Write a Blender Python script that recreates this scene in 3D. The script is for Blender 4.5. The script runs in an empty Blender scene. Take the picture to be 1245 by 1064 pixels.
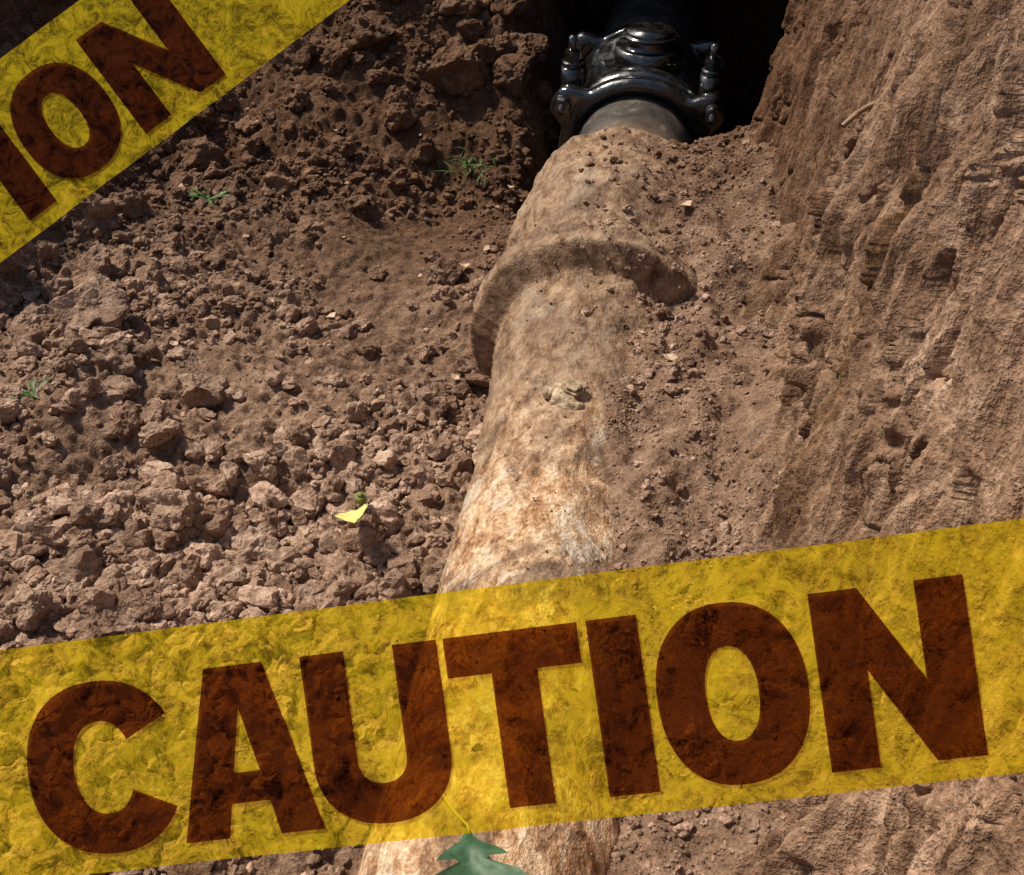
import bpy, bmesh, math, numpy as np
from mathutils import Vector
R=np.random.default_rng(7)
D=bpy.data; scene=bpy.context.scene
scene.view_settings.view_transform='Standard'; scene.view_settings.look='None'; scene.view_settings.exposure=0

# ---------------------------------------------------------------- noise
TAB=np.random.default_rng(1).random(65536)
def vn(x,y,z=0.0,seed=0):
    x=np.asarray(x,float);y=np.asarray(y,float);z=np.asarray(z,float)
    x,y,z=np.broadcast_arrays(x,y,z)
    ix=np.floor(x).astype(np.int64);iy=np.floor(y).astype(np.int64);iz=np.floor(z).astype(np.int64)
    fx=x-ix;fy=y-iy;fz=z-iz
    fx=fx*fx*fx*(fx*(fx*6-15)+10);fy=fy*fy*fy*(fy*(fy*6-15)+10);fz=fz*fz*fz*(fz*(fz*6-15)+10)
    def h(a,b,c):
        k=(a*73856093)^(b*19349663)^(c*83492791)^(seed*2654435)
        k=(k^(k>>13))*1274126177
        return TAB[(k^(k>>16))&65535]
    r=0
    for dx in(0,1):
        for dy in(0,1):
            for dz in(0,1):
                r=r+h(ix+dx,iy+dy,iz+dz)*(fx if dx else 1-fx)*(fy if dy else 1-fy)*(fz if dz else 1-fz)
    return r*2-1
def fbm(x,y,z=0.0,o=4,seed=0,g=.5):
    a=1;s=0;f=1
    for i in range(o):
        s=s+a*vn(np.asarray(x)*f+i*17.3,np.asarray(y)*f+i*5.1,np.asarray(z)*f,seed+i); a*=g; f*=2.03
    return s
def sm(a,b,x):
    t=np.clip((np.asarray(x,float)-a)/(b-a),0,1); return t*t*(3-2*t)

# ---------------------------------------------------------------- mesh helpers
def mesh_np(name,co,tris=None,quads=None,smooth=True):
    me=D.meshes.new(name); co=np.asarray(co,np.float32).reshape(-1,3)
    fs=quads if quads is not None else tris; k=fs.shape[1]; n=len(fs)
    me.vertices.add(len(co)); me.vertices.foreach_set('co',co.ravel())
    me.loops.add(n*k); me.loops.foreach_set('vertex_index',fs.astype(np.int32).ravel())
    me.polygons.add(n); me.polygons.foreach_set('loop_start',np.arange(0,n*k,k,dtype=np.int32))
    me.polygons.foreach_set('use_smooth',np.full(n,smooth,dtype=bool))
    me.update(calc_edges=True)
    return me
def obj(name,me,mat=None,parent=None):
    o=D.objects.new(name,me); scene.collection.objects.link(o)
    if mat: me.materials.append(mat)
    if parent: o.parent=parent
    return o
def grid_obj(name,P,mat,parent=None,flip=False,smooth=True):
    n,m=P.shape[:2]; i=np.arange(n*m).reshape(n,m)
    q=np.stack([i[:-1,:-1],i[1:,:-1],i[1:,1:],i[:-1,1:]],-1).reshape(-1,4)
    if flip:q=q[:,::-1]
    return obj(name,mesh_np(name,P,quads=q,smooth=smooth),mat,parent)

# ---------------------------------------------------------------- materials
def newmat(name):
    m=D.materials.new(name); m.use_nodes=True; nt=m.node_tree; nt.nodes.clear()
    out=nt.nodes.new('ShaderNodeOutputMaterial'); return m,nt,out
def nd(nt,t,**k):
    n=nt.nodes.new(t)
    for a,b in k.items(): setattr(n,a,b)
    return n
def noise(nt,vec,scale,detail=4,rough=.6,dist=0):
    n=nd(nt,'ShaderNodeTexNoise'); n.inputs['Scale'].default_value=scale; n.inputs['Detail'].default_value=detail
    n.inputs['Roughness'].default_value=rough; n.inputs['Distortion'].default_value=dist
    nt.links.new(vec,n.inputs['Vector']); return n.outputs['Fac']
def ramp(nt,fac,stops):
    r=nd(nt,'ShaderNodeValToRGB'); e=r.color_ramp.elements
    while len(e)<len(stops): e.new(.5)
    for i,(p,c) in enumerate(stops):
        e[i].position=p; e[i].color=(*c,1) if len(c)==3 else c
    nt.links.new(fac,r.inputs['Fac']); return r.outputs['Color']
def mix(nt,fac,a,b,mode='MIX'):
    m=nd(nt,'ShaderNodeMix',data_type='RGBA',blend_type=mode)
    for s,v in ((0,fac),(6,a),(7,b)):
        if isinstance(v,(int,float)): m.inputs[s].default_value=v
        elif isinstance(v,tuple): m.inputs[s].default_value=(*v,1)
        else: nt.links.new(v,m.inputs[s])
    return m.outputs[2]
def mapping(nt,scale=(1,1,1),rot=None):
    g=nd(nt,'ShaderNodeNewGeometry'); src=g.outputs['Position']
    if rot:
        r=nd(nt,'ShaderNodeMapping'); r.inputs['Rotation'].default_value=rot; nt.links.new(src,r.inputs['Vector']); src=r.outputs['Vector']
    mp=nd(nt,'ShaderNodeMapping'); mp.inputs['Scale'].default_value=scale
    nt.links.new(src,mp.inputs['Vector']); return mp.outputs['Vector']
def bump(nt,h,strength,dist,normal=None):
    b=nd(nt,'ShaderNodeBump'); b.inputs['Strength'].default_value=strength; b.inputs['Distance'].default_value=dist
    nt.links.new(h,b.inputs['Height'])
    if normal: nt.links.new(normal,b.inputs['Normal'])
    return b.outputs['Normal']
def principled(nt,out,col,rough=.9,normal=None,metal=0,spec=.3,coat=0):
    p=nd(nt,'ShaderNodeBsdfPrincipled')
    if isinstance(col,tuple): p.inputs['Base Color'].default_value=(*col,1)
    else: nt.links.new(col,p.inputs['Base Color'])
    if isinstance(rough,(int,float)): p.inputs['Roughness'].default_value=rough
    else: nt.links.new(rough,p.inputs['Roughness'])
    p.inputs['Metallic'].default_value=metal; p.inputs['Specular IOR Level'].default_value=spec; p.inputs['Coat Weight'].default_value=coat
    if normal: nt.links.new(normal,p.inputs['Normal'])
    nt.links.new(p.outputs[0],out.inputs['Surface']); return p

def soil_mat(name,dark,mid,light,island=False,vscale=(1,1,1),rot=None,bumps=1.0,far_shade=.5,fsc=150,d0=1.7,d1=3.3):
    m,nt,out=newmat(name); v=mapping(nt,vscale,rot); vi=mapping(nt)
    big=noise(nt,v,2.2,1,.6); med=noise(nt,v,22,4,.72,.3); fine=noise(nt,vi,fsc,2,.75)
    c=ramp(nt,med,[(.30,dark),(.5,mid),(.68,light)])
    c=mix(nt,ramp(nt,big,[(.4,(0,0,0)),(.62,(1,1,1))]),mix(nt,.4,c,dark),c)
    f2=ramp(nt,fine,[(.32,(.5,.47,.45)),(.5,(1,1,1)),(.68,(1.45,1.42,1.4))]); c=mix(nt,.75,c,f2,'MULTIPLY')
    if island:
        g=nd(nt,'ShaderNodeNewGeometry')
        rc=ramp(nt,g.outputs['Random Per Island'],[(0,(.72,.66,.62)),(.4,(.95,.95,.95)),(.85,(1.2,1.18,1.16)),(.97,(1.5,1.52,1.55))])
        c=mix(nt,1.0,c,rc,'MULTIPLY')
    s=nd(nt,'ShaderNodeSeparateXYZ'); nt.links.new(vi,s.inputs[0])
    mr=nd(nt,'ShaderNodeMapRange'); mr.interpolation_type='SMOOTHSTEP'; nt.links.new(s.outputs['Y'],mr.inputs[0]); mr.inputs[1].default_value=d0; mr.inputs[2].default_value=d1; mr.inputs[4].default_value=far_shade
    c=mix(nt,mr.outputs[0],c,mix(nt,1.0,c,(.44,.37,.31),'MULTIPLY'))  # shade towards the far end, painted into the soil colour
    n=bump(nt,med,.55*bumps,.018); n=bump(nt,fine,.8,.005,n)
    principled(nt,out,c,.95,n,spec=.12); return m

M_soil=soil_mat('soil',(.125,.072,.046),(.27,.172,.116),(.42,.29,.205),far_shade=1)
M_rub=soil_mat('clod_soil',(.185,.112,.077),(.36,.245,.178),(.55,.405,.31),island=True,far_shade=1)
M_wall=soil_mat('cut_clay',(.12,.066,.041),(.32,.20,.13),(.52,.36,.255),vscale=(1,1.3,.42),rot=(.36,0,0),bumps=1.3,far_shade=1,fsc=130,d0=.9,d1=3.0)

def pipe_mat():
    m,nt,out=newmat('rusty_iron'); v=mapping(nt); vs=mapping(nt,(1,.6,1))
    a=noise(nt,v,6,3,.7,.6); b=noise(nt,vs,30,5,.78,.3); f=noise(nt,v,150,2,.7)
    c=ramp(nt,b,[(.32,(.10,.045,.021)),(.43,(.38,.20,.10)),(.53,(.64,.42,.25)),(.64,(.84,.67,.48))])
    d=ramp(nt,b,[(.34,(.11,.062,.038)),(.64,(.38,.25,.16))])
    c=mix(nt,ramp(nt,a,[(.40,(0,0,0)),(.54,(1,1,1))]),d,c)
    pale=noise(nt,vs,11,4,.8,1.0)
    c=mix(nt,ramp(nt,pale,[(.55,(0,0,0)),(.63,(.7,.7,.7))]),c,(.70,.61,.49))
    c=mix(nt,.6,c,ramp(nt,f,[(.34,(.45,.45,.45)),(.6,(1.25,1.25,1.25))]),'MULTIPLY')
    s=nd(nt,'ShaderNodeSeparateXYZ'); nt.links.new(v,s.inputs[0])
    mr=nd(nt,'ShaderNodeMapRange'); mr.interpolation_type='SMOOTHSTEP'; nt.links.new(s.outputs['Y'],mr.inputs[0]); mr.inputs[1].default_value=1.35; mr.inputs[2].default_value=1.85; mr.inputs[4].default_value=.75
    c=mix(nt,mr.outputs[0],c,mix(nt,ramp(nt,b,[(.35,(0,0,0)),(.65,(1,1,1))]),(.09,.050,.030),(.35,.23,.15)))  # duller brown iron, with the shade around the flange put into its colour
    n=bump(nt,b,.8,.012); n=bump(nt,f,.6,.003,n)
    principled(nt,out,c,.8,n,spec=.25); return m
M_pipe=pipe_mat()
def iron_mat():
    m,nt,out=newmat('coated_iron'); v=mapping(nt,(1,1,1)); a=noise(nt,v,14,5,.7,.4); f=noise(nt,v,120,2,.7)
    s=nd(nt,'ShaderNodeSeparateXYZ'); nt.links.new(mapping(nt),s.inputs[0])
    mr=nd(nt,'ShaderNodeMapRange'); nt.links.new(s.outputs['Y'],mr.inputs[0]); mr.inputs[1].default_value=2.88; mr.inputs[2].default_value=3.03; mr.inputs[3].default_value=1; mr.inputs[4].default_value=0
    c=ramp(nt,a,[(.38,(.028,.024,.022)),(.58,(.085,.07,.06)),(.70,(.28,.22,.17))])
    c=mix(nt,mr.outputs[0],c,mix(nt,a,(.10,.066,.045),(.28,.19,.13)))
    principled(nt,out,c,.5,bump(nt,f,.3,.002),spec=.5); return m
M_iron=iron_mat()
def black_mat():
    m,nt,out=newmat('black_gloss_paint'); v=mapping(nt); a=noise(nt,v,40,3,.6); f=noise(nt,v,25,4,.8)
    c=ramp(nt,f,[(.55,(.008,.008,.009)),(.72,(.06,.045,.035))])
    principled(nt,out,c,ramp(nt,f,[(.4,(.14,.14,.14)),(.72,(.6,.6,.6))]),bump(nt,a,.3,.007),spec=.8,coat=1.0); return m
M_black=black_mat()

# ---------------------------------------------------------------- terrain height
X0=-.15; XC=-.128; TOP=1.15
def pipe_r(y):
    y=np.asarray(y,float)
    r=np.interp(y,[-9,1.6,1.9,2.06,2.09,2.105,2.12,2.175,2.20,2.22,2.27,2.33,2.38,2.43,2.52,2.62,2.68,2.72,2.76,2.80,2.84,2.87,2.89,9],
                  [.19,.19,.203,.216,.225,.26,.292,.298,.290,.264,.242,.232,.240,.256,.264,.258,.246,.240,.246,.240,.222,.205,.184,.184])
    return r
def H(X,Y):
    wob=fbm(Y*.9,X*.9,3.1,3,5)*.16
    far=fbm(X*1.1,Y*1.1,9.7,3,11)*.15
    z=-.115+.035*fbm(X*1.6,Y*1.6,0,3,2)
    z=z+.10*sm(-.5,-1.6,X)*sm(3.4,1.2,Y)
    z=z-.05*np.exp(-((X+.72)**2/.09+(Y-2.7)**2/.3))
    left=sm(-1.5,-2.95,X+wob); z=z+(TOP-z)*left
    fb=sm(2.95,5.5,Y+far)*sm(-.36,-.60,X+.05*vn(Y*5,X*2)); z=z+(TOP-z)*fb
    pit=sm(2.92,3.06,Y+.05*vn(X*9,Y*9)+.02)*sm(-.50,-.34,X+.04*vn(Y*8,X*3))*(1-sm(4.55,4.9,Y)); z=z+(-.42-z)*pit
    z=z+(TOP-z)*sm(4.55,4.9,Y)*sm(-.6,-.4,X)+(TOP-z)*sm(5.0,5.6,Y)*(1-sm(-.6,-.4,X))
    w=sm(-.20,-.08,X)*(1-sm(2.86,2.97,Y+.07*vn(X*8,Y*8,2)+ .15*(.1-X)))
    mz=.138+.03*sm(1.15,1.55,Y)*sm(2.05,1.9,Y)+.08*sm(2.1,2.25,Y)+.06*sm(.12,.26,X)+.028*fbm(X*9,Y*6,1,3,8)-.05*sm(1.3,.7,Y)
    z=z*(1-w)+mz*w
    z=z+(TOP-z)*sm(1.15,1.4,X); z=z+(TOP-z)*sm(-2.6,-3.4,Y)
    inner=sm(8,4.5,np.abs(X))*sm(10,6,np.abs(Y))
    rough=(1-.6*w)*(1-.45*np.exp(-((X+.72)**2/.07+(Y-2.75)**2/.35)))
    bank=np.clip(left+fb,0,1); bank=4*bank*(1-bank)
    z=z+rough*(.022*fbm(X*7,Y*7,0,3,21)+.019*np.abs(fbm(X*20,Y*20,0,3,31))+.006*fbm(X*75,Y*75,0,2,41))*(.3+.7*inner)
    z=z+bank*(.06*fbm(X*3,Y*3,0,4,51))
    z=z+(1-inner)*.25*fbm(X*.12,Y*.12,0,3,61)*sm(4,20,np.hypot(X,Y))
    return z
def axis(lo,hi,a,b,step):
    L=[lo,lo/2,lo/4,-14,-9,-6,-4.5]; L=[v for v in L if v<a-.3]
    inn=list(np.arange(a,b,step))
    pre=list(np.arange(max(-4.2,L[-1]) if L else a,a,.06))
    post=list(np.arange(b,5.8,.06))+[6,7,9,14,hi/4,hi/2,hi]
    return np.array(sorted(set(np.round(L+pre+inn+post,4))))
xs=axis(-90,90,-2.2,.42,.006); ys=axis(-90,90,.3,4.1,.0065)
Xg,Yg=np.meshgrid(xs,ys,indexing='ij')
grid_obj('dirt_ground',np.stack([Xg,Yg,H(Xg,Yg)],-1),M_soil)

# ---------------------------------------------------------------- right trench wall
def wall_sheet():
    yy=np.concatenate([np.arange(-3.3,.25,.04),np.arange(.25,3.5,.0032),np.arange(3.5,5,.02)])
    zz=np.concatenate([np.arange(-.5,0,.03),np.arange(0,1.13,.005)])
    Y,Z=np.meshgrid(yy,zz,indexing='ij')
    X=.24+.20*(Z-.1)
    yl=Y-.36*(Z-.3)+.03*vn(Y*3,Z*2,8)
    mask=sm(-.45,.20,fbm(Y*2.1,Z*2.4,2,3,44))
    X=X+.035*fbm(yl*1.8,Z*1.0,0,3,3)
    X=X-.032*(1-np.abs(fbm(yl*8,Z*.8,4,2,4)))+.018
    X=X+.013*fbm(yl*24,Z*1.8,2,3,33)
    X=X+.0035*fbm(yl*95,Z*8,0,2,19)
    rag=fbm(yl*20,Z*3.8,7,4,77,g=.66)
    terr=rag*2.6; terr=(np.floor(terr)+sm(.0,.30,terr-np.floor(terr)))/2.6
    X=X+.034*mask*(.55*terr+.45*rag)
    crack=1-sm(0,.10,np.abs(fbm(yl*10+.9*vn(Y*14,Z*14),Z*1.6,11,3,60)))
    X=X+.034*crack*(.35+.65*mask)
    pits=fbm(yl*24,Z*7,5,3,91); X=X+.045*sm(.42,.62,pits)*mask
    X=X+.0028*fbm(yl*70,Z*60,0,3,9)
    ye=2.88+.95*np.clip(Z-.12,0,1)+.06*vn(Z*9,0,3)
    cav=sm(0,.16,Y-ye)*sm(.72,.6,Z)
    X=X+.75*cav
    X=X-.05*sm(.30,.08,Z)*(1-cav)
    P=np.stack([X,Y,Z+.012*vn(Y*20,Z*20)],-1)
    ex=[]
    for i,dx in enumerate([.02,.06,.12,.2,.35,.6,.9,1.3]):
        ex.append(np.stack([P[:,-1,0]+dx,P[:,-1,1],np.full(len(yy),TOP-.02+.035*min(1,dx*8))+.015*vn(yy*7,dx*9)],-1))
    return np.concatenate([P,np.stack(ex,1)],1)
WP=wall_sheet()
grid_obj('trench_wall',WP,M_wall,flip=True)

def blob_sheet(name,cx,cy,cz,sx,sy,sz,mat,amp=.08,sub=6,seed=3,f=4,parent=None,pw=.45):
    bm=bmesh.new(); bmesh.ops.create_icosphere(bm,subdivisions=sub,radius=1)
    v=np.array([x.co[:] for x in bm.verts]); 
    p=np.sign(v)*np.abs(v)**pw; p/= np.abs(p).max()
    p=p*np.array([sx,sy,sz])+np.array([cx,cy,cz])
    n=fbm(p[:,0]*f,p[:,1]*f,p[:,2]*f,5,seed)
    p=p+v*(n*amp)[:,None]
    for x,c in zip(bm.verts,p): x.co=c
    me=D.meshes.new(name); bm.to_mesh(me); bm.free()
    for q in me.polygons:q.use_smooth=True
    return obj(name,me,mat,parent)
blob_sheet('sky_blocker_soil',.15,4.45,.86,.95,.72,.36,M_soil)  # soil mass added above view to block skylight over coupling and pit

# ---------------------------------------------------------------- rubble
def make_variants(sub,n,amp,cuts,seed):
    r=np.random.default_rng(seed); out=[]
    bm=bmesh.new(); bmesh.ops.create_icosphere(bm,subdivisions=sub,radius=1)
    v0=np.array([x.co[:] for x in bm.verts]); f0=np.array([[w.index for w in f.verts] for f in bm.faces]); bm.free()
    for k in range(n):
        v=v0.copy()
        for c in range(cuts):
            nn=r.normal(size=3); nn/=np.linalg.norm(nn); d=r.uniform(.5,.88)
            v=v-np.clip(v@nn-d,0,None)[:,None]*nn
        o=r.uniform(0,50,3)
        v=v*(1+amp*fbm(v0[:,0]*1.7+o[0],v0[:,1]*1.7+o[1],v0[:,2]*1.7+o[2],4,seed))[:,None]
        v*=r.uniform(.75,1.15,3)
        out.append(v)
    return out,f0
def scatter(pos,rad,variants,f0,squash=(.55,.9),seed=0):
    r=np.random.default_rng(seed); n=len(pos); V=np.stack(variants); k=r.integers(0,len(V),n)
    a=r.uniform(0,2*np.pi,n); b=r.uniform(-.6,.6,n)
    P=V[k].copy()
    P[:,:,2]*=r.uniform(*squash,n)[:,None]
    cb,sb=np.cos(b)[:,None],np.sin(b)[:,None]
    y=P[:,:,1]*cb-P[:,:,2]*sb; z=P[:,:,1]*sb+P[:,:,2]*cb
    ca,sa=np.cos(a)[:,None],np.sin(a)[:,None]
    x=P[:,:,0]*ca-y*sa; y2=P[:,:,0]*sa+y*ca
    P=np.stack([x,y2,z],-1)*rad[:,None,None]+pos[:,None,:]
    F=f0[None]+(np.arange(n)*V.shape[1])[:,None,None]
    return P.reshape(-1,3),F.reshape(-1,3)
def S(x,y):
    h=H(x,y); r=pipe_r(y); d=r*r-(x-X0)**2
    return np.where(d>0,np.maximum(h,np.sqrt(np.clip(d,0,None))),h)
vt,ft=make_variants(2,14,.18,6,1); vm,fm=make_variants(3,16,.30,6,2); vb,fb_=make_variants(5,9,.28,8,3)
cos=[];fcs=[];off=0
def add(pos,rad,vv,ff,**k):
    global off
    P,F=scatter(pos,rad,vv,ff,**k); cos.append(P); fcs.append(F+off); off+=len(P)
def pts(n,x0,x1,y0,y1,dens,r0,r1,pw,seed,sink=.15,onpipe=False):
    r=np.random.default_rng(seed); x=r.uniform(x0,x1,n); y=r.uniform(y0,y1,n)
    keep=r.random(n)<dens(x,y); x=x[keep];y=y[keep]
    rad=r0*(r1/r0)**(r.random(len(x))**pw)
    z=(S if onpipe else H)(x,y)+rad*sink
    return np.stack([x,y,z],-1),rad
holl=lambda x,y:1-.85*np.exp(-((x+.75)**2/.08+(y-2.75)**2/.35))
clump=lambda x,y:np.clip(.5+.9*fbm(x*3,y*3,0,2,99),.08,1)
left=lambda x,y:holl(x,y)*clump(x,y)*(x<X0-.14)
p,r_=pts(26000,-2.1,-.3,.45,3.9,left,.004,.011,1.2,1); add(p,r_,vt,ft,seed=1)
p,r_=pts(6500,-2.1,-.32,.45,3.7,left,.010,.030,2.0,2); add(p,r_,vm,fm,seed=2)
near=lambda x,y:left(x,y)*sm(2.3,1.5,y)
p,r_=pts(3600,-1.6,-.36,.5,2.2,near,.014,.040,1.5,22); add(p,r_,vm,fm,seed=22)
p,r_=pts(240,-2.0,-.42,.6,3.9,lambda x,y:holl(x,y)*.8,.028,.058,1.6,3,sink=.1); add(p,r_,vb,fb_,seed=3)
p,r_=pts(300,-2.6,-.55,2.6,4.6,lambda x,y:sm(-1.2,-1.7,x)+sm(3.1,3.4,y),.02,.085,1.5,4,sink=.1); add(p,r_,vb,fb_,seed=4)
p,r_=pts(17000,-.12,.26,.4,2.95,lambda x,y:np.clip(.5+.6*fbm(x*6,y*6,0,2,5),.1,1),.0016,.006,1.8,5); add(p,r_,vt,ft,seed=5)
p,r_=pts(1800,-.04,.26,.4,2.95,lambda x,y:np.clip(.3+.8*fbm(x*5,y*5,0,2,6),.05,1),.006,.017,1.8,6); add(p,r_,vm,fm,seed=6)
p,r_=pts(9000,-.36,.10,.5,2.85,lambda x,y:np.clip(.1+.9*fbm(x*6,y*6,0,2,8),.02,1)*sm(-.36,.05,x),.0012,.0045,1.5,7,onpipe=True); add(p,r_,vt,ft,seed=7)
p,r_=pts(420,-.30,.10,1.9,2.85,lambda x,y:sm(-.34,.05,x),.004,.013,1.6,17,onpipe=True); add(p,r_,vm,fm,seed=17)
big=[(-1.394,2.08,.085),(-1.344,2.317,.055),(-1.51,2.32,.07),(-.556,1.437,.070),(-.952,1.505,.068),(-1.12,1.70,.036),(-.924,1.26,.048),(-.625,1.216,.040),
     (-.446,.90,.036),(-1.51,3.09,.07),(-.58,2.21,.028),(-1.2,2.95,.05),(-1.05,3.15,.05),(-1.3,1.35,.045),(-1.1,1.2,.04),(-.75,1.75,.04),(-.6,1.7,.034),
     (-1.62,2.55,.09),(-1.75,2.2,.10),(-.8,.98,.036),(-.76,3.5,.12),(-.55,3.50,.08),(-1.05,3.6,.10),(-1.45,1.9,.05),(-.5,1.2,.03),(-.42,1.55,.026),(-.9,3.3,.06)]
bp=np.array([(x,y,float(H(x,y))+r*.22) for x,y,r in big]); add(bp,np.array([b[2] for b in big]),vb,fb_,squash=(.6,.85),seed=31)
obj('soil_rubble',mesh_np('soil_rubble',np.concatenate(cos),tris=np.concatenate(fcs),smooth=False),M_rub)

# ---------------------------------------------------------------- main pipe
def lathe(name,prof,mat,parent,seg=160,amp=0,cx=X0,cz=0,seed=3,amp2=0):
    prof=np.array(prof); th=np.linspace(0,2*np.pi,seg+1)
    Y,T=np.meshgrid(prof[:,0],th,indexing='ij'); Rr=np.repeat(prof[:,1][:,None],seg+1,1)
    if amp:
        cx_,sz_=np.cos(T)*.25,np.sin(T)*.25
        Rr=Rr+(amp+amp2*sm(1.75,2.1,Y))*(fbm(cx_*14,sz_*14,Y*11,5,seed,g=.6))
    P=np.stack([cx+Rr*np.cos(T),Y,cz+Rr*np.sin(T)],-1)
    return grid_obj(name,P,mat,parent,flip=False)
pipe=D.objects.new('water_main_pipe',None); scene.collection.objects.link(pipe)
yy=np.concatenate([np.arange(-3.2,.4,.05),np.arange(.4,2.91,.005)])
lathe('rusty_barrel',np.stack([yy,pipe_r(yy)],-1),M_pipe,pipe,seg=260,amp=.0036,amp2=.0045)
lathe('coated_spigot',[(y,.182) for y in np.arange(2.80,5.0,.02)],M_iron,pipe,amp=.0006,cx=XC)
def cyl(name,r,h,seg,loc,mat,parent,axis='Z',bev=.15,rot=0,r2=None):
    bm=bmesh.new(); bmesh.ops.create_cone(bm,cap_ends=True,segments=seg,radius1=r,radius2=r if r2 is None else r2,depth=h)
    ed=[e for e in bm.edges if abs(e.verts[0].co.z-e.verts[1].co.z)<1e-6]
    bmesh.ops.bevel(bm,geom=ed,offset=min(r,h)*bev,segments=4,affect='EDGES')
    me=D.meshes.new(name); bm.to_mesh(me); bm.free()
    o=obj(name,me,mat,parent); o.location=loc
    if axis=='Y': o.rotation_euler=(math.pi/2,rot,0)
    else: o.rotation_euler=(0,0,rot)
    if seg>8:
        for q in me.polygons:q.use_smooth=True
    return o
def plug_mat():
    m,nt,out=newmat('brass_dusty'); v=mapping(nt); a=noise(nt,v,70,4,.7)
    principled(nt,out,ramp(nt,a,[(.35,(.20,.125,.07)),(.62,(.64,.50,.33))]),.65,bump(nt,a,.8,.006)); return m
Mp=plug_mat(); zc=.19
blob_sheet('plug_crust',X0-.005,1.68,zc+.000,.040,.036,.014,Mp,amp=.010,sub=4,seed=5,f=45,parent=pipe,pw=.9)
o=cyl('plug_hex',.023,.030,6,(X0-.002,1.684,zc+.016),Mp,pipe,bev=.25,rot=.3); o.rotation_euler=(.2,.12,.3)
o=cyl('plug_stub',.012,.024,16,(X0-.044,1.678,zc+.006),Mp,pipe,bev=.2); o.rotation_euler=(.3,-1.0,0)

# ---------------------------------------------------------------- bolted coupling
cp=D.objects.new('pipe_coupling',None); scene.collection.objects.link(cp)
lathe('sleeve',[(3.20,.185),(3.20,.222),(3.23,.236),(3.27,.232),(3.31,.218),(3.36,.212),(3.44,.212),(3.50,.218),(3.54,.232),(3.58,.236),(3.60,.222),(3.60,.185)],M_black,cp,seg=96,amp=.001,cx=XC)
LUG=(34,146,214,326)
def gland(name,y0,y1):
    th=np.linspace(0,2*np.pi,241); lug=np.zeros_like(th)
    for a in LUG:
        d=np.abs((np.degrees(th)-a+180)%360-180); lug=np.maximum(lug,np.exp(-(d/13)**4))
    ro=.234+.066*lug
    rings=[(y0+.004,.19+0*th),(y0,.2+0*th),(y0-.006,ro*.93),(y0,ro-.008),(y0+.008,ro),(y1-.008,ro),(y1,ro-.008),(y1,.19+0*th)]
    P=np.stack([np.stack([XC+r*np.cos(th),np.full_like(th,y),r*np.sin(th)],-1) for y,r in rings])
    return grid_obj(name,P,M_black,cp)
gland('gland_front',3.155,3.20); gland('gland_rear',3.605,3.65)
for i,a in enumerate(LUG):
    c,s=math.cos(math.radians(a)),math.sin(math.radians(a)); x=XC+.268*c; z=.268*s
    cyl('bolt_%d'%i,.0115,.60,14,(x,3.39,z),M_black,cp,axis='Y',bev=.1)
    cyl('nut_front_%d'%i,.024,.028,6,(x,3.135,z),M_black,cp,axis='Y',rot=.3*i)
    cyl('washer_front_%d'%i,.028,.008,20,(x,3.1495,z),M_black,cp,axis='Y')
    cyl('nut_rear_%d'%i,.024,.028,6,(x,3.666,z),M_black,cp,axis='Y',rot=.2*i)
cyl('top_boss',.108,.12,48,(XC+.012,3.38,.228),M_black,cp,bev=.3,r2=.10)
cyl('boss_cap',.082,.024,48,(XC+.012,3.38,.292),M_black,cp,bev=.45)
for sgn in (-1,1):
    cyl('clamp_ear_%d'%sgn,.034,.10,20,(XC+sgn*.21,3.27,.18),M_black,cp,bev=.3)
    cyl('ear_washer_%d'%sgn,.032,.008,20,(XC+sgn*.21,3.27,.233),M_black,cp,bev=.2)
    cyl('ear_nut_%d'%sgn,.027,.032,6,(XC+sgn*.21,3.27,.253),M_black,cp,bev=.12)
    cyl('ear_stud_%d'%sgn,.013,.05,14,(XC+sgn*.21,3.27,.287),M_black,cp,bev=.2)

# ---------------------------------------------------------------- caution tape
def film_mat(name,tcol,dcol,fac,gloss,lo=.7,hi=1.35,murk=.8):
    m,nt,out=newmat(name); v=mapping(nt)
    g=noise(nt,v,42,5,.88,.9)
    tr=nd(nt,'ShaderNodeBsdfTransparent')
    tc=ramp(nt,g,[(.38,tuple(c*murk for c in tcol)),(.48,tcol)]); nt.links.new(tc,tr.inputs[0])
    di=nd(nt,'ShaderNodeBsdfDiffuse'); di.inputs[0].default_value=(*dcol,1)
    tl=nd(nt,'ShaderNodeBsdfTranslucent'); tl.inputs[0].default_value=(*dcol,1)
    m1=nd(nt,'ShaderNodeMixShader'); m1.inputs[0].default_value=.08; nt.links.new(di.outputs[0],m1.inputs[1]); nt.links.new(tl.outputs[0],m1.inputs[2])
    m2=nd(nt,'ShaderNodeMixShader'); nt.links.new(tr.outputs[0],m2.inputs[1]); nt.links.new(m1.outputs[0],m2.inputs[2])
    fr=nd(nt,'ShaderNodeMapRange'); nt.links.new(g,fr.inputs[0]); fr.inputs[1].default_value=.40; fr.inputs[2].default_value=.60; fr.inputs[3].default_value=fac*lo; fr.inputs[4].default_value=fac*hi
    nt.links.new(fr.outputs[0],m2.inputs[0])
    gl=nd(nt,'ShaderNodeBsdfGlossy'); gl.inputs['Roughness'].default_value=.4
    m3=nd(nt,'ShaderNodeMixShader'); m3.inputs[0].default_value=gloss; nt.links.new(m2.outputs[0],m3.inputs[1]); nt.links.new(gl.outputs[0],m3.inputs[2])
    nt.links.new(m3.outputs[0],out.inputs['Surface']); return m
M_film=film_mat('yellow_film',(1,.86,.13),(1.0,.70,.02),.36,.006,lo=.35,hi=1.75)
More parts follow.
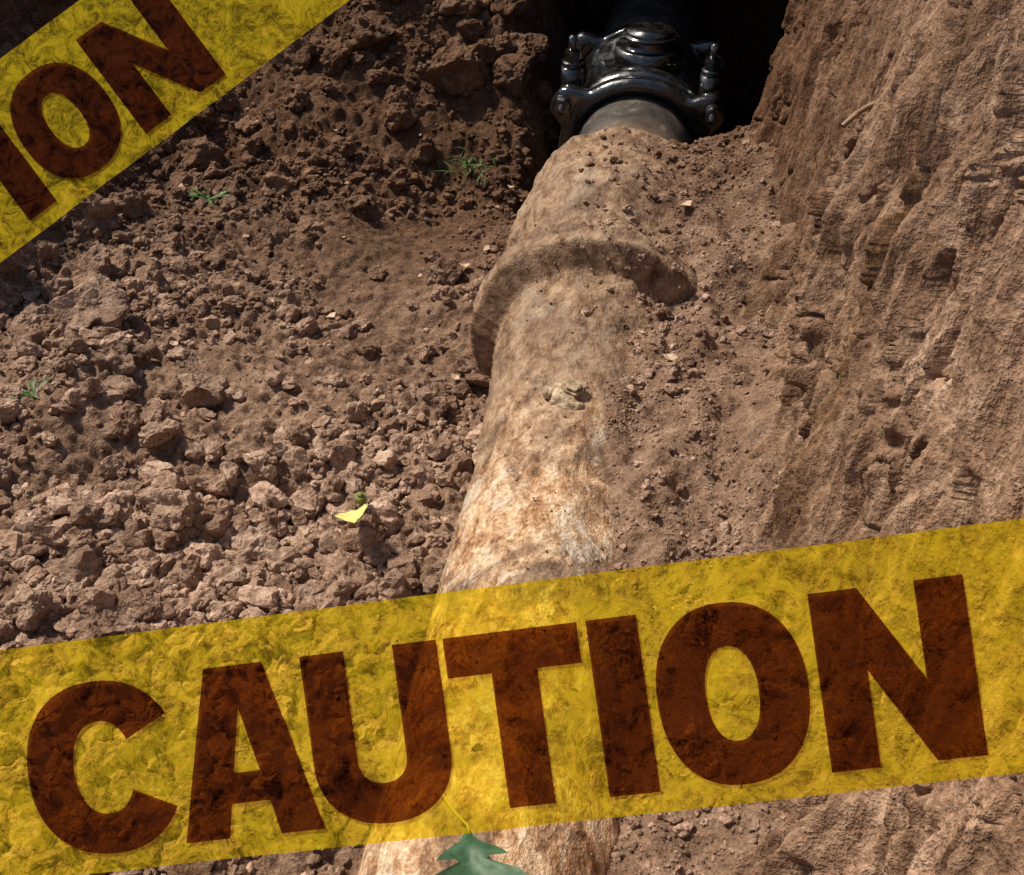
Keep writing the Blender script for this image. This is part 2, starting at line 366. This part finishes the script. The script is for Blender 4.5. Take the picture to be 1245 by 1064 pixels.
M_ink=film_mat('printed_ink',(.27,.10,.055),(.30,.09,.025),.035,.004,lo=0,hi=4.5,murk=.5)
def quad(a,b,c,d,nu=10,nv=10):
    a,b,c,d=map(np.array,(a,b,c,d)); u=np.linspace(0,1,nu+1)[:,None,None]; v=np.linspace(0,1,nv+1)[None,:,None]
    return (a*(1-u)+b*u)*(1-v)+(d*(1-u)+c*u)*v
def ring(cx,cy,rx,ry,ix,iy,a0,a1,n=72,e=2.25):
    t=np.radians(np.linspace(a0,a1,n+1)); k=np.linspace(0,1,5)
    c=np.sign(np.cos(t))*np.abs(np.cos(t))**(2/e); s=np.sign(np.sin(t))*np.abs(np.sin(t))**(2/e)
    o=np.stack([cx+rx*c,cy+ry*s],-1); i=np.stack([cx+ix*c,cy+iy*s],-1)
    return o[:,None]*(1-k[None,:,None])+i[:,None]*k[None,:,None]
def letters():
    L=[]
    L.append(ring(113,161,99,108,38,58,30,330))
    m=lambda p:(586-p[0],p[1])
    A1=[(256,55),(293,55),(293,108),(243,108)];A2=[(243,108),(293,108),(260,267),(204,267)]
    L+= [quad(*A1),quad(*A2),quad(*[m(p) for p in A1]),quad(*[m(p) for p in A2]),quad((276.6,187),(309.4,187),(317.3,225),(268.7,225))]
    L+= [quad((378,55),(433,55),(433,188),(378,188)),quad((494,55),(549,55),(549,188),(494,188)),ring(463.5,188,85.5,81,30.5,32,0,180)]
    L+= [quad((557,55),(721,55),(721,104),(557,104)),quad((611,104),(667,104),(667,267),(611,267))]
    L+= [quad((732,55),(793,55),(793,267),(732,267))]
    L.append(ring(893,161,89,108,31,56,0,360,96))
    L+= [quad((995,55),(1052,55),(1052,267),(995,267)),quad((1118,55),(1175,55),(1175,267),(1118,267)),quad((1052,55),(1118,170),(1118,267),(1052,152))]
    return L
def tape(name,TL,TR,BL,BR,length,width,s_lo,s_hi,starts,seed,shear=0):
    TL,TR,BL,BR=[np.array(p) for p in (TL,TR,BL,BR)]
    e=(TR-TL); n0=(BL-TL); N=np.cross(e,n0); N/=np.linalg.norm(N)
    if N[2]<0:N=-N
    def mp(s,n,lift=0):
        u=(s/length)[...,None]; v=(n/width)[...,None]
        P=(TL*(1-u)+TR*u)*(1-v)+(BL*(1-u)+BR*u)*v
        w=.0025*vn(s/260,n/400,0,seed)+.0012*vn(s/70+n/200,n/150,4,seed)
        return P+N*(w+lift)[...,None]
    root=D.objects.new(name,None); scene.collection.objects.link(root)
    s,n=np.meshgrid(np.linspace(s_lo,s_hi,260),np.linspace(0,width,24),indexing='ij')
    grid_obj('film',mp(s,n,np.zeros_like(s)),M_film,root)
    co=[];fa=[];o=0
    for st in starts:
        for g in letters():
            a,b=g.shape[:2]; P=mp(g[...,0]+st+shear*(g[...,1]-55),g[...,1],np.full(g.shape[:2],.0012)).reshape(-1,3)
            i=np.arange(a*b).reshape(a,b)+o; o+=a*b
            co.append(P); fa.append(np.stack([i[:-1,:-1],i[1:,:-1],i[1:,1:],i[:-1,1:]],-1).reshape(-1,4))
    obj('lettering',mesh_np('lettering',np.concatenate(co),quads=np.concatenate(fa)),M_ink,root)
    return root
tape('caution_tape',(-.5394,.5375,.7406),(.3069,.6934,.8812),(-.5186,.4074,.5837),(.3278,.5630,.7238),1255,292,-800,1400,[10,-1290],5,shear=.14)
B0=np.array((-.8249,1.0811,.7805)); B1=np.array((-.4247,1.3605,1.0339)); T0=np.array((-.9629,1.1653,.9057)); T1=T0+B1-B0
tape('caution_tape',T0,T1,B0,B1,532/.671,295,-1400,1900,[-642,-1932,695],9)

def wood_mat():
    m,nt,out=newmat('weathered_wood'); v=mapping(nt,(1,1,.08)); a=noise(nt,v,60,5,.7)
    principled(nt,out,ramp(nt,a,[(.3,(.16,.10,.06)),(.7,(.42,.30,.18))]),.85,bump(nt,a,.4,.003)); return m
Mw=wood_mat()
def stake(x,y,top,bottom):
    bm=bmesh.new(); bmesh.ops.create_cube(bm,size=1)
    for v in bm.verts: v.co=Vector((x+v.co.x*.045,y+v.co.y*.03,top if v.co.z>0 else bottom))
    bmesh.ops.bevel(bm,geom=list(bm.edges),offset=.004,segments=2,affect='EDGES')
    me=D.meshes.new('wooden_stake'); bm.to_mesh(me); bm.free(); return obj('wooden_stake',me,Mw)
stake(-1.07,.42,.80,-.3); stake(-1.72,.43,.62,-.2)

# ---------------------------------------------------------------- leaves, plants
def leaf_mat(name,a,b):
    m,nt,out=newmat(name); n=noise(nt,mapping(nt),70,4,.6)
    p=principled(nt,out,ramp(nt,n,[(.3,a),(.7,b)]),.5,bump(nt,n,.3,.002)); return m
M_leaf=leaf_mat('leaf_green',(.028,.075,.036),(.07,.15,.075)); M_yel=leaf_mat('leaf_yellow',(.62,.60,.14),(.85,.82,.35)); M_grn=leaf_mat('plant_green',(.03,.08,.015),(.08,.15,.03))
M_stem=leaf_mat('leaf_stem',(.5,.5,.12),(.7,.65,.22)); M_dry=leaf_mat('dry_leaf',(.38,.25,.15),(.65,.47,.32)); M_root=leaf_mat('root_bark',(.20,.12,.07),(.36,.24,.15))
def tube(name,pp,r,mat,parent=None):
    cu=D.curves.new(name,'CURVE'); cu.dimensions='3D'; cu.bevel_depth=r; cu.bevel_resolution=3
    sp=cu.splines.new('BEZIER'); sp.bezier_points.add(len(pp)-1)
    for b,p in zip(sp.bezier_points,pp): b.co=p; b.handle_left_type=b.handle_right_type='AUTO'
    cu.materials.append(mat); o=D.objects.new(name,cu); scene.collection.objects.link(o)
    if parent:o.parent=parent
    return o
def lobed_leaf(name,loc,size,ang,tilt,mat,lobes,parent,curl=.25):
    t=np.array([l[0] for l in lobes]); w=np.array([l[1] for l in lobes])
    k=np.linspace(-1,1,9); P=np.zeros((len(t),9,3))
    for j,kk in enumerate(k):
        P[:,j,0]=w*kk; P[:,j,1]=t+abs(kk)*w*.45; P[:,j,2]=curl*(abs(kk)*w)**1.3-.25*curl*(t-.5)**2+.03*np.sin(9*t+3*kk)
    P*=size
    o=grid_obj(name,P,mat,parent); o.location=loc; o.rotation_euler=(tilt[0],tilt[1],ang); return o
oak=[(0,.0),(.05,.04),(.12,.10),(.2,.30),(.27,.36),(.32,.17),(.38,.14),(.47,.42),(.55,.50),(.62,.24),(.68,.17),(.76,.30),(.82,.33),(.88,.15),(.95,.10),(1,.0)]
g=D.objects.new('green_leaf',None); scene.collection.objects.link(g)
lobed_leaf('blade',(-.175,.735,.222),.125,math.radians(197),(.15,-.05),M_leaf,oak,g,curl=.35)
tube('midrib',[(-.175,.735,.2235),(-.16,.69,.222),(-.142,.63,.214)],.0009,M_stem,g)
tube('stalk',[(-.175,.735,.223),(-.20,.755,.226),(-.225,.785,.222),(-.243,.805,.204)],.0014,M_stem,g)
yl=D.objects.new('yellow_leaf',None); scene.collection.objects.link(yl)
z0=float(H(-.557,1.53))+.05
lobed_leaf('blade',(-.575,1.55,z0),.085,math.radians(205),(.5,.2),M_yel,[(0,0),(.1,.2),(.3,.42),(.45,.3),(.6,.42),(.8,.2),(1,0)],yl,curl=.6)
cyl('acorn',.012,.024,16,(-.565,1.57,z0+.015),leaf_mat('acorn',(.12,.15,.03),(.25,.24,.08)),yl,bev=.45)
def sprig(name,x,y,n,size,seed,blade=False):
    r=np.random.default_rng(seed); root=D.objects.new(name,None); scene.collection.objects.link(root); z=float(H(x,y))
    cos_=[];f=[];o=0
    for i in range(n):
        a=r.uniform(0,2*np.pi); L=size*r.uniform(.5,1); w=L*(.035 if blade else .13); lift=r.uniform(.3,1.6) if blade else r.uniform(.15,.7)
        bx,by=(r.normal(size=2)*size*(.45 if blade else .1))
        t=np.linspace(0,1,7); d=np.array([math.cos(a),math.sin(a)]); nn=np.array([-d[1],d[0]])
        ww=w*np.sin(np.pi*np.clip(t*.9+.08,0,1)); h=L*(lift*t-.9*lift*t*t*.7)
        for sgn in(-1,0,1):
            cos_.append(np.stack([x+bx+d[0]*L*t+nn[0]*ww*sgn,y+by+d[1]*L*t+nn[1]*ww*sgn,z+.01+h+abs(sgn)*ww*.3],-1))
        for q in range(6):
            for c in(0,1): f.append([o+c*7+q,o+c*7+q+1,o+(c+1)*7+q+1,o+(c+1)*7+q])
        o+=21
    obj('leaves',mesh_np('leaves',np.concatenate(cos_),quads=np.array(f)),M_grn,root)
sprig('weed_plant',-1.37,2.80,9,.09,1); sprig('weed_plant',-1.36,1.75,7,.055,2); sprig('grass_tuft',-.66,3.20,40,.09,3,True)
cos_=[];f=[];o=0; r=np.random.default_rng(12)
for (x,y) in [(-1.19,2.62),(.035,2.42),(.03,1.83),(-.62,1.95),(-.2,.88),(-.4,1.6),(-.85,2.3),(-1.0,3.0),(-.55,2.6)]+[(r.uniform(-1.7,-.4),r.uniform(.9,3.4)) for _ in range(28)]:
    z=float(S(x,y))+.012; s=r.uniform(.007,.018); a=r.uniform(0,6.28)
    for (u,v,h) in [(-1,0,.2),(-.3,.5,0),(.5,.6,.3),(1,0,.5),(.4,-.6,.1),(-.4,-.5,.3),(0,0,0)]:
        cos_.append((x+s*(u*math.cos(a)-v*math.sin(a)),y+s*(u*math.sin(a)+v*math.cos(a)),z+s*h))
    for q in range(6): f.append((o+q,o+(q+1)%6,o+6))
    o+=7
me=D.meshes.new('leaf_litter'); me.from_pydata(cos_,[],f); obj('leaf_litter',me,M_dry)
rt=D.objects.new('tree_root',None); scene.collection.objects.link(rt)
tube('root_a',[(.40,1.97,.70),(.345,1.955,.702),(.315,1.94,.690),(.30,1.915,.688),(.285,1.905,.676)],.005,M_root,rt)

# ---------------------------------------------------------------- light
Dv=Vector((-.74,.34,1.06)).normalized()
el=math.asin(Dv.z); az=math.atan2(Dv.x,Dv.y)
s=D.lights.new('sun','SUN'); s.energy=5; s.angle=math.radians(6); s.color=(1,.89,.73)
so=D.objects.new('sun',s); scene.collection.objects.link(so); so.rotation_euler=Dv.to_track_quat('Z','Y').to_euler(); so.location=(-5,3,8)
w=D.worlds.new('World'); scene.world=w; w.use_nodes=True; nt=w.node_tree
bg=nt.nodes['Background']; sk=nt.nodes.new('ShaderNodeTexSky'); sk.sky_type='NISHITA'; sk.sun_disc=False; sk.sun_elevation=el; sk.sun_rotation=az
nt.links.new(sk.outputs[0],bg.inputs[0]); bg.inputs[1].default_value=.10

cam=D.cameras.new('camera'); cam.sensor_width=36; cam.lens=38.6; cam.clip_start=.02; cam.clip_end=500
co_=D.objects.new('camera',cam); scene.collection.objects.link(co_); co_.location=(0,0,1.5); co_.rotation_euler=(math.radians(50),0,math.radians(9.1)); scene.camera=co_
